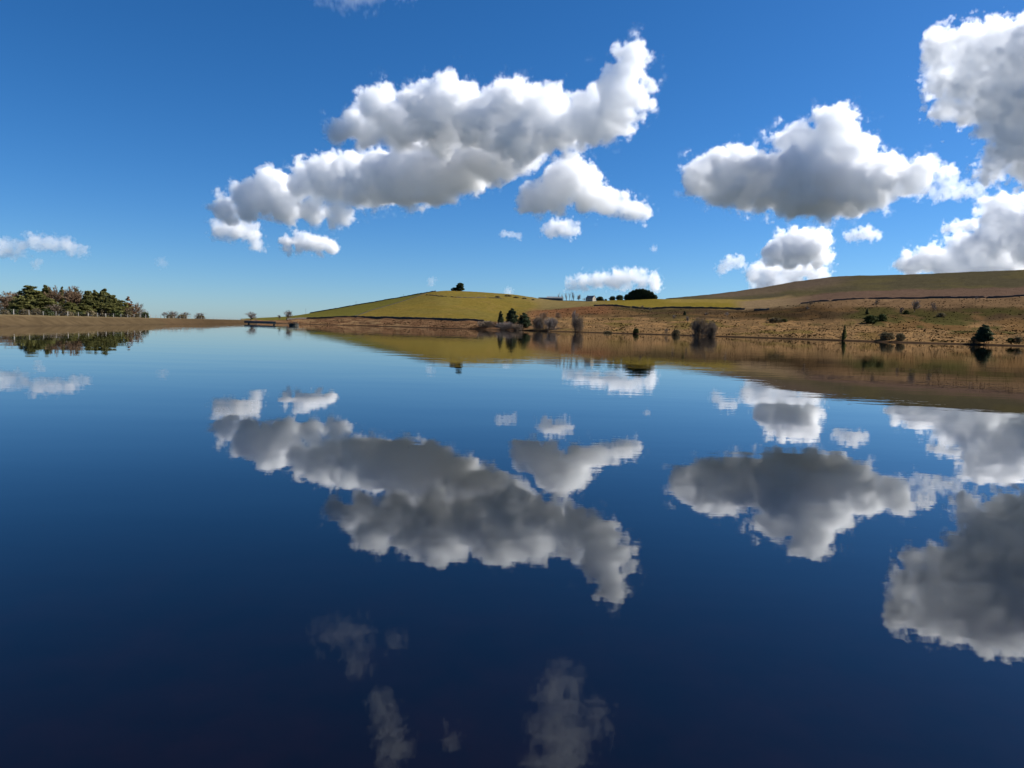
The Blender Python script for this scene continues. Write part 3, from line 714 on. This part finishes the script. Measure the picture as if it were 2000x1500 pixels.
# --- middle hill
plant('tree', 'copse', 'dark round-crowned tree on top of the hill', 897, 0, 15.5, 21, d=1199)
plant('tree', 'copse', 'low leaning tree left of the round-crowned one on the hilltop', 886, 0, 6.5, 16, d=1199)
for px, py, h, w, lab in ((972, 581, 2.6, 12, 'brown rush clump at the left of the hill shoulder'), (992, 579, 2.8, 18, 'wide brown rush clump on the hill shoulder'), (1008, 582, 2.6, 14, 'brown rush clump just below the wide one on the shoulder'), (1024, 584, 2.6, 12, 'dark rush clump at the right of the hill shoulder'), (1041, 586.5, 2.4, 9, 'small dark rush clump lowest on the hill shoulder')):
    plant('rush_clump', 'scrub', lab, px, py, h, w, cat='bush', group='rush clumps on the hill shoulder')
# --- farm: copse, small trees, bare poplars
rc = random.Random(5)
for i in range(20):
    k = (i % 10) / 9.0; px = 1222 + k * 54; prof_h = 20.5 * (1 - abs(k - .48) ** 2.6 * 3.2); w = 13
    plant('copse_tree', 'copse', 'dark tree packed into the dome-shaped copse right of the farm', px, 0, prof_h * rc.uniform(.93, 1.0), w, group='trees of the dome-shaped copse', d=1140 + 14 * (i // 10))
for px, h, w, lab in ((1170, 9, 19, 'dark round tree right of the farmhouse gable'), (1181, 4, 7, 'tiny dark bush right of the round tree by the farmhouse'), (1194, 8.5, 16, 'dark round tree halfway between farmhouse and copse'), (1208, 10, 19, 'dark round tree touching the left end of the copse')):
    plant('tree', 'copse', lab, px, 0, h, w, d=1176, cat='tree')
for px, h, lab in ((1089.5, 17, 'thin bare poplar just right of the barn'), (1096, 15, 'second thin bare poplar right of the barn'), (1104.5, 17, 'bushy bare poplar standing apart in the poplar row'), (1111, 19, 'first of three close tall bare poplars'), (1115, 19, 'second of three close tall bare poplars'), (1119, 18, 'third of three close tall bare poplars')):
    plant('poplar_tree', 'poplar', lab, px, 0, h, 5.5, d=1200, group='bare poplars beside the barn')
plant('bare_tree', 'bare_grey', 'bare spreading tree left of the farmhouse', 1129, 0, 14, 11, d=1200)
plant('bare_tree', 'bare_grey', 'low bare tree against the left wall of the farmhouse', 1139, 0, 7, 9, d=1195)
# --- shore of the middle: pines, willows, thickets
plant('pine_tree', 'spruce_dark', 'narrow dark pine, leftmost of three on the far shore', 978, 634, 26, 15)
plant('pine_tree', 'pine_dark', 'tallest dark pine in the middle of the three on the far shore', 1000, 636, 34, 25)
plant('pine_tree', 'pine_dark', 'dark pine leaning right, rightmost of three on the far shore', 1023, 641, 30, 27)
SH = [  # kind, column, foot row, height, width, label
    ('thicket', 948, 640, 13, 40, 'low purplish thicket on the shore left of the three pines'),
    ('thicket_grey', 985, 645, 15, 38, 'pale brown thicket in front of the narrow pine'),
    ('thicket', 1012, 646, 13, 24, 'reddish thicket at the foot of the tallest shore pine'),
    ('thicket', 1052, 644, 26, 24, 'tall purplish bare bush right of the three pines'),
    ('thicket_grey', 1073, 645, 24, 34, 'grey-brown bare bush with a rounded top on the shore'),
    ('bare', 1062, 632, 22, 18, 'slender bare tree behind the rounded grey-brown bush'),
    ('bare', 1090, 625, 14, 16, 'small bare tree on the bracken slope above the shore'),
    ('thicket', 1128, 649, 30, 22, 'upright purple-grey bare bush alone on the shore'),
    ('bare_grey', 1125, 640, 32, 16, 'tall thin bare tree rising from the upright bush'),
    ('scrub', 1187, 651, 5, 24, 'flat brown scrub at the waterline right of the upright bush'),
    ('gorse', 1242, 652, 9.5, 16, 'dark green dome of gorse at the waterline'),
    ('bare', 1301, 657, 14, 8, 'thin dead tree leaning at the waterline'),
    ('scrub', 1320, 656, 11, 22, 'pale scrub bush right of the dead tree'),
    ('thicket', 1366, 657, 36, 30, 'tall purple-grey bare thicket on the shore below the pasture'),
    ('thicket', 1384, 658, 30, 30, 'dark lower half of the purple-grey thicket on the shore'),
    ('bare', 1352, 656, 28, 20, 'bare tree at the left side of the purple-grey thicket'),
    ('spruce_dark', 1337, 616, 9, 8, 'tiny dark conifer on the slope below the pasture wall'),
    ('bare_grey', 1316, 628, 12, 10, 'small pale bare tree on the slope left of the tiny conifer'),
    ('bare_grey', 1343, 630, 12, 9, 'small bare tree just below the tiny conifer'),
    ('bare_grey', 1380, 620, 10, 8, 'small pale bare tree right of the tiny conifer'),
    ('bare', 1253, 607, 10, 10, 'bare tree at the left end of the pasture wall'),
    ('bare', 1270, 608, 8, 8, 'small bare tree beside the gap in the pasture wall'),
    ('bare', 1581, 604, 18, 13, 'dark bare tree at the moor wall above the rough slope'),
    ('bare_grey', 1574, 606, 9, 10, 'low bare bush at the foot of the dark tree by the moor wall'),
    ('bare_grey', 1420, 622, 12, 11, 'pale bare tree on the slope below the end of the pasture'),
    ('spruce', 1648, 665, 31, 12, 'slim pale green conifer standing at the waterline'),
    ('spruce_dark', 1693, 615, 12, 8, 'small dark pointed conifer high on the rough slope'),
    ('bare', 1711, 600, 16, 12, 'brown bare tree under the moor wall'),
    ('bare_grey', 1785, 610, 24, 20, 'grey spreading bare tree below the moor wall'),
    ('bare_grey', 1822, 615, 24, 12, 'tall pale bare tree on the rough slope'),
    ('bare_grey', 1762, 615, 14, 10, 'small grey bare tree left of the spreading one'),
    ('bare_grey', 1906, 592, 14, 7, 'thin bare tree standing against the moor wall'),
    ('scrub', 1730, 664, 15, 36, 'brown scrub mound at the waterline right of the slim conifer'),
    ('scrub', 1758, 666, 14, 24, 'dark brown scrub bush at the waterline'),
    ('pine_dark', 1922, 672, 38, 34, 'dark leafy pine standing alone at the right shore'),
    ('scrub', 1903, 673, 14, 22, 'dark scrub at the left foot of the lone shore pine'),
    ('gorse', 1974, 670, 9, 18, 'dark green bush at the waterline near the right edge'),
    ('scrub', 1988, 668, 10, 22, 'pale scrub behind the dark green bush at the right edge'),
    ('scrub', 1838, 619, 8, 22, 'dark heather clump on the slope right of the pale bare tree'),
    ('gorse', 1700, 632, 16, 34, 'wide green juniper mass on the rough slope'),
    ('gorse', 1722, 628, 14, 26, 'green juniper bush right of the wide juniper mass'),
    ('gorse', 1770, 614, 8, 14, 'dark green bush under the small grey bare tree'),
    ('scrub', 1515, 630, 9, 40, 'long dark heather patch above the orange shore grass'),
    ('gorse', 1530, 629, 6, 20, 'dark green clump in the long heather patch'),
]
for kind, px, py, h, w, lab in SH:
    nm = {'thicket': 'thicket', 'thicket_grey': 'thicket', 'scrub': 'scrub_bush', 'gorse': 'gorse_bush', 'spruce': 'conifer_tree', 'spruce_dark': 'conifer_tree', 'pine_dark': 'pine_tree', 'larch': 'larch_tree'}.get(kind, 'bare_tree')
    pw = ground_at(px, py); sk = .15
    if kind.startswith('thicket'): h *= 1.35; sk = .28 * h * math.hypot(pw.x, pw.y) / F
    plant(nm, kind, lab, px, py, h, w, cat='bush' if kind in ('thicket', 'thicket_grey', 'scrub', 'gorse') else 'tree', base=pw, sink=sk)
# --- rough grass, heather and rushes on the slopes: too many to count
def tufts():
    rng = np.random.default_rng(3); n = 15000
    azs = rng.uniform(azim(560), azim(2080), n); vv = 9.03 + rng.uniform(0, 1, n) ** 1.15 * 2.0
    vv = np.where(rng.uniform(0, 1, n) < .16, rng.uniform(11.0, 13.2, n), vv)
    j = np.clip(np.searchsorted(az_all, azs), 0, na - 1)
    vi = np.clip(np.searchsorted(V, vv), 1, nr - 1)
    k = (vv - V[vi - 1]) / (V[vi] - V[vi - 1])
    dd = D[j, vi - 1] * (1 - k) + D[j, vi] * k; zz = Zgrid[j, vi - 1] * (1 - k) + Zgrid[j, vi] * k
    cc = C[j, vi]
    az = az_all[j] + rng.uniform(-.0004, .0004, n)
    mid = (az < azim(1000)) & (vv > 10.02)
    keep = ~mid & (zz > .15)
    pasture = (vv > 11.03) & (vv < 12.2) & (az > azim(1185)) & (az < azim(1450))
    keep &= ~pasture
    dd, zz, cc, az, vv = dd[keep], zz[keep], cc[keep], az[keep], vv[keep]; n = len(dd)
    x, y = dd * np.sin(az), dd * np.cos(az)
    patch = fbm(x / 14, y / 14, 61, 3)
    dark = (patch > .57) & (vv < 11)
    h = np.where(dark, rng.uniform(.4, 1.1, n), rng.uniform(.25, .7, n)); w = np.where(dark, rng.uniform(.6, 1.3, n), rng.uniform(.3, .7, n))
    far = vv > 11; h = np.where(far, h * .6, h) * .62
    cc = cc * rng.uniform(.95, 1.25, n)[:, None]
    cc = np.where(dark[:, None], cc * np.array([.84, .90, .80]), cc)
    vs_ = []
    for q in range(3):
        a = rng.uniform(0, 6.28, n); l = rng.uniform(.2, 1, n) * w * .6
        bx, by = np.cos(a) * w * .5, np.sin(a) * w * .5; lx, ly = np.cos(a * 1.7) * l, np.sin(a * 1.7) * l
        p0 = np.stack([x - bx, y - by, zz - .15], 1); p1 = np.stack([x + bx, y + by, zz - .15], 1)
        p2 = np.stack([x + bx * .6 + lx, y + by * .6 + ly, zz + h * rng.uniform(.7, 1, n)], 1); p3 = np.stack([x - bx * .6 + lx, y - by * .6 + ly, zz + h * rng.uniform(.7, 1, n)], 1)
        vs_.append(np.stack([p0, p1, p2, p3], 1))
    v = np.concatenate(vs_, 0).reshape(-1, 3); col = np.concatenate([np.repeat(cc, 4, 0)] * 3, 0)
    me = mesh_np('rough_grass', v, quads(len(v) // 4), color=col)
    tag(link('rough_grass', me, M['tufts']), 'rough grass, rushes and heather on the slopes above the water', 'grass', kind='stuff')
tufts()
# ------------------------------------------------------------------ walls, fence, buildings, bridge
def box(bm_, x0, x1, y0, y1, z0, z1):
    vs_ = [bm_.verts.new(q) for q in ((x0, y0, z0), (x1, y0, z0), (x1, y1, z0), (x0, y1, z0), (x0, y0, z1), (x1, y0, z1), (x1, y1, z1), (x0, y1, z1))]
    for f in ((0, 3, 2, 1), (4, 5, 6, 7), (0, 1, 5, 4), (1, 2, 6, 5), (2, 3, 7, 6), (3, 0, 4, 7)): bm_.faces.new([vs_[k] for k in f])
def bm_obj(name, build, mat, parent=None, loc=None):
    bm_ = bmesh.new(); build(bm_); me_ = bpy.data.meshes.new(name); bm_.to_mesh(me_); bm_.free()
    return link(name, me_, mat, parent, loc)
def drystone(label, pts, h=1.5, w=.7, mat='dark_wallstone', gap=0.0, seed=1):
    """an uneven dry-stone wall along ground points"""
    rng = random.Random(seed); P = []
    for a, b_ in zip(pts[:-1], pts[1:]):
        n = max(2, int((b_ - a).length / 2.5))
        for k in range(n): P.append(a.lerp(b_, k / n))
    P.append(pts[-1]); org = P[0].copy()
    vs_, fs = [], []
    for i, q in enumerate(P):
        t_ = (P[min(i + 1, len(P) - 1)] - P[max(i - 1, 0)]); t_.z = 0; t_.normalize(); nn = Vector((t_.y, -t_.x, 0))
        z = terrain_z(q.x, q.y); hh = h * rng.uniform(.8, 1.12) * (.25 if rng.random() < gap else 1)
        for u, zz in ((-.5, -.5), (-.32, hh), (.32, hh * rng.uniform(.95, 1.03)), (.5, -.5)):
            r_ = Vector((q.x, q.y, z)) + nn * (u * w * rng.uniform(.85, 1.15)) + Vector((0, 0, zz)) - org
            vs_.append(tuple(r_))
        if i:
            b0 = (i - 1) * 4
            for k in range(3): fs.append((b0 + k, b0 + k + 1, b0 + 5 + k, b0 + 4 + k))
    fs.append((0, 1, 2, 3)); e_ = (len(P) - 1) * 4; fs.append((e_ + 3, e_ + 2, e_ + 1, e_))
    o = link('stone_wall', mesh_np('stone_wall', vs_, fs), M[mat], loc=org)
    tag(o, label, 'wall', 'dry stone walls on the hills'); return o
def along_curve(Cv, px0, px1, n, dz=0.0):
    out = []
    for k in range(n):
        az = azim(px0 + (px1 - px0) * k / (n - 1)); d = float(np.interp(az, Cv[:, 0], Cv[:, 1])) + dz
        x, y = d * math.sin(az), d * math.cos(az); out.append(Vector((x, y, terrain_z(x, y))))
    return out
drystone('dark stone wall along the foot of the hill pasture above the brown bank', along_curve(C2, 560, 945, 40, 2), h=2.0, w=1.2, seed=2)
drystone('stone wall slanting up the hill between the green and the golden field', slant_pts, h=.9, mat='shade_wallstone', seed=3)
drystone('dark stone wall running down the skyline of the hill', along_curve(C4, 605, 850, 24, 3), h=1.6, seed=4)
drystone('broken stone wall below the hilltop trees', [ground_at(x, y, 1150) for x, y in ((832, 576.5), (860, 579), (890, 581), (920, 582), (950, 582), (985, 583.5))], h=1.1, gap=.3, seed=5)
drystone('dark stone wall along the lower edge of the right-hand pasture', along_curve(C3, 1232, 1452, 28, 1), h=2.1, w=1.0, seed=6)
drystone('stone wall climbing from the pasture corner towards the farm', along_curve(C3, 1158, 1230, 12, 1), h=1.8, seed=7)
drystone('stone wall between the rough slope and the open moor', along_curve(C3, 1560, 2060, 40, 1), h=1.7, w=1.0, gap=.06, seed=8)
drystone('short stone wall right of the pasture corner', [ground_at(x, y) for x, y in ((1473, 606.5), (1488, 606), (1502, 605))], h=1.6, seed=9)
drystone('long low stone wall in front of the barn and the poplars', [on_land(px, 1193) for px in (1096, 1110, 1125, 1140, 1152)], h=1.4, seed=10)

# fence along the dam crest
fx = empty('post_fence', (DAM_A.x, DAM_A.y, 2.3)); tag(fx, 'pale post and wire fence along the crest of the dam', 'fence')
post_me = bpy.data.meshes.new('post'); bm = bmesh.new(); box(bm, -.075, .075, -.075, .075, -.5, 1.2); bmesh.ops.bevel(bm, geom=bm.edges[:], offset=.015, segments=1); bm.to_mesh(post_me); bm.free(); post_me.materials.append(M['post'])
pts = []; rp = random.Random(4)
for i in range(-5, 56):
    s = i * 9.0; q = DAM_A + DAM_DIR * s + DAM_N * (-.9)
    z = 2.3 + .0011 * max(0, s) * 1.0
    o = link('post', post_me, parent=fx, loc=(q.x - DAM_A.x, q.y - DAM_A.y, z - 2.3)); o.rotation_euler = (rp.uniform(-.05, .05), rp.uniform(-.05, .05), rp.uniform(0, 1)); o.scale = (1, 1, rp.uniform(.9, 1.08))
    pts.append(Vector((q.x - DAM_A.x, q.y - DAM_A.y, z - 2.3)))
for hz in (.35, .7, 1.08):
    v, f = prisms([(np.array(a + Vector((0, 0, hz))), np.array(b_ + Vector((0, 0, hz))), .006, .006) for a, b_ in zip(pts[:-1], pts[1:])])
    link('wire', mesh_np('wire', v, f), M['wire'], fx)

# footbridge and valve tower at the far end of the dam
ba, bb = at(486, 633, 560), at(536, 633, 520)
bdir = Vector((bb.x - ba.x, bb.y - ba.y, 0)); bl = bdir.length; bdir.normalize()
br = empty('footbridge', (ba.x, ba.y, 0), math.atan2(bdir.y, bdir.x)); tag(br, 'dark solid-sided footbridge over the water at the end of the dam', 'bridge')
bm_obj('deck', lambda b_: box(b_, -6, bl, -.9, .9, .75, 1.0), M['steel'], br)
for sy in (-.95, .95):
    bm_obj('parapet', lambda b_: box(b_, -6, bl, sy - .04, sy + .04, .7, 2.2), M['steel'], br)
    bm_obj('handrail', lambda b_: box(b_, -6, bl, sy - .07, sy + .07, 2.203, 2.28), M['steel'], br)
for k in (0.0, .985):
    bm_obj('pier', lambda b_: box(b_, bl * k - .2, bl * k + .2, -.6, .6, -3, .747), M['masonry'], br)
ga, gb = at(536, 633, 518), at(567, 634, 470)
gdir = Vector((gb.x - ga.x, gb.y - ga.y, 0)); gl = gdir.length; gdir.normalize()
gw = empty('gangway', (ga.x, ga.y, 0), math.atan2(gdir.y, gdir.x)); tag(gw, 'narrow rusty gangway between footbridge and valve tower', 'bridge')
bm_obj('deck', lambda b_: box(b_, 0, gl, -.5, .5, .85, 1.15), M['rust'], gw)
for sy in (-.5, .5):
    for hz in (1.55, 1.9): bm_obj('rail', lambda b_: box(b_, 0, gl, sy - .03, sy + .03, hz, hz + .06), M['rust'], gw)
for k in range(9):
    bm_obj('stanchion', lambda b_: box(b_, gl * k / 8 - .03, gl * k / 8 + .03, -.53, -.47, 1.153, 1.9), M['rust'], gw)
tp = at(574, 636, 465)
vt = empty('valve_tower', (tp.x, tp.y, 0), .5); tag(vt, 'squat dark valve tower standing in the water at the end of the gangway', 'tower')
def tower(b_):
    for k in range(12):
        a0, a1 = k * math.pi / 6, (k + 1) * math.pi / 6
    bmesh.ops.create_cone(b_, cap_ends=True, segments=14, radius1=3.1, radius2=2.7, depth=4.2, matrix=Matrix.Translation((0, 0, -.9)))
bm_obj('drum', tower, M['masonry'], vt)
bm_obj('cap', lambda b_: bmesh.ops.create_cone(b_, cap_ends=True, segments=14, radius1=3.0, radius2=2.95, depth=.25, matrix=Matrix.Translation((0, 0, 1.33))), M['masonry'], vt)
for x_, y_ in ((.4, -1.2), (1.2, -.6), (-1.6, .6), (1.9, 1.0)): bm_obj('post', lambda b_: box(b_, x_ - .12, x_ + .12, y_ - .12, y_ + .12, 1.457, 2.6), M['rust'], vt)
bm_obj('gear_wheel', lambda b_: bmesh.ops.create_cone(b_, cap_ends=True, segments=12, radius1=.5, radius2=.5, depth=.12, matrix=Matrix.Translation((0, 0, 2.0)) @ Matrix.Rotation(R(90), 4, 'X')), M['rust'], vt)

# poles on the hill
for px, h, d, lab in ((597, 9.0, 1262, 'telegraph pole at the foot of the hill skyline'), (695, 6.5, 1236, 'telegraph pole halfway up the hill skyline'), (787, 4.5, 1213, 'short pole near the top of the hill skyline')):
    p_ = on_land(px, d); po = empty('telegraph_pole', p_); tag(po, lab, 'pole', 'poles along the hill skyline')
    bm_obj('pole', lambda b_: bmesh.ops.create_cone(b_, cap_ends=True, segments=8, radius1=.16, radius2=.11, depth=h + 1, matrix=Matrix.Translation((0, 0, h / 2 - .5))), M['bark'], po)
    bm_obj('crossarm', lambda b_: box(b_, -.8, .8, -.06, .06, h - .7, h - .55), M['bark'], po)

# farmhouse: pale gable to the right, slate roof towards us
def gable_house(name, label, p_, rz, L_, W_, he, hr, mwall, mroof, chim=True, over=.35):
    o = empty(name, p_, rz); tag(o, label, 'building')
    def wall(b_):
        vs_ = [b_.verts.new(q) for q in ((-L_ / 2, -W_ / 2, -1.5), (L_ / 2, -W_ / 2, -1.5), (L_ / 2, W_ / 2, -1.5), (-L_ / 2, W_ / 2, -1.5), (-L_ / 2, -W_ / 2, he), (L_ / 2, -W_ / 2, he), (L_ / 2, W_ / 2, he), (-L_ / 2, W_ / 2, he), (-L_ / 2, 0, hr), (L_ / 2, 0, hr))]
        for f in ((0, 1, 5, 4), (2, 3, 7, 6), (1, 2, 6, 9, 5), (3, 0, 4, 8, 7), (4, 5, 9, 8), (6, 7, 8, 9)): b_.faces.new([vs_[k] for k in f])
    bm_obj('wall', wall, mwall, o)
    def slope(sy):
        def f_(b_):
            dz = (hr - he) / (W_ / 2) * over; t0 = .06
            q = [(-L_ / 2 - over, sy * (W_ / 2 + over), he - dz + t0), (L_ / 2 + over, sy * (W_ / 2 + over), he - dz + t0), (L_ / 2 + over, 0, hr + t0), (-L_ / 2 - over, 0, hr + t0)]
            lo_ = [b_.verts.new(v_) for v_ in q]; hi_ = [b_.verts.new((v_[0], v_[1], v_[2] + .18)) for v_ in q]
            b_.faces.new(lo_[::-1]); b_.faces.new(hi_)
            for k in range(4): b_.faces.new((lo_[k], lo_[(k + 1) % 4], hi_[(k + 1) % 4], hi_[k]))
        return f_
    for sy in (-1, 1):
        ro = bm_obj('roof', slope(sy), mroof, o)
    if chim:
        for sx in (-1, 1): bm_obj('chimney', lambda b_: box(b_, sx * (L_ / 2 - .7) - .5, sx * (L_ / 2 - .7) + .5, -.45, .45, hr - .3, hr + 1.2), mwall, o)
    return o
def opening(o, name, x0, x1, y_, z0, z1, mat, face):
    """a window or door set 6 cm proud of a wall"""
    if face == 'front': w_ = bm_obj(name, lambda b_: box(b_, x0, x1, y_ - .06, y_ + .05, z0, z1), mat, o)
    else: w_ = bm_obj(name, lambda b_: box(b_, y_ - .05, y_ + .06, x0, x1, z0, z1), mat, o)
    return w_
ph = on_land(1152, 1190); azh = math.atan2(ph.x, ph.y)
fh = gable_house('farmhouse', 'stone farmhouse with a slate roof and a pale sunlit gable', ph, -azh - R(38), 14.0, 9.0, 5.2, 9.0, M['render'], M['slate'])
for x_ in (-4.6, -1.6, 1.6, 4.6):
    for z0 in (.9, 3.3): opening(fh, 'window', x_ - .5, x_ + .5, -4.5, z0, z0 + 1.2, M['glass'], 'front')
opening(fh, 'door', -.5, .5, -4.5, -.2, 1.9, M['rust'], 'front')
opening(fh, 'window', -.5, .5, 7.0, 3.3, 4.6, M['glass'], 'side')
pb = on_land(1082, 1200); azb = math.atan2(pb.x, pb.y)
bn = gable_house('barn', 'long dark barn with a grey sheet roof on the skyline', pb, -azb - R(8), 26.0, 12.0, 4.0, 6.6, M['barn'], M['sheet'], chim=False)
opening(bn, 'door', -3, 1.2, -6.0, -.5, 3.3, M['steel'], 'front')
pb2 = on_land(1058, 1200)
gable_house('shed', 'low dark shed at the left end of the barn', pb2, -azb - R(5), 13.0, 6.0, 1.6, 2.6, M['barn'], M['barn'], chim=False)
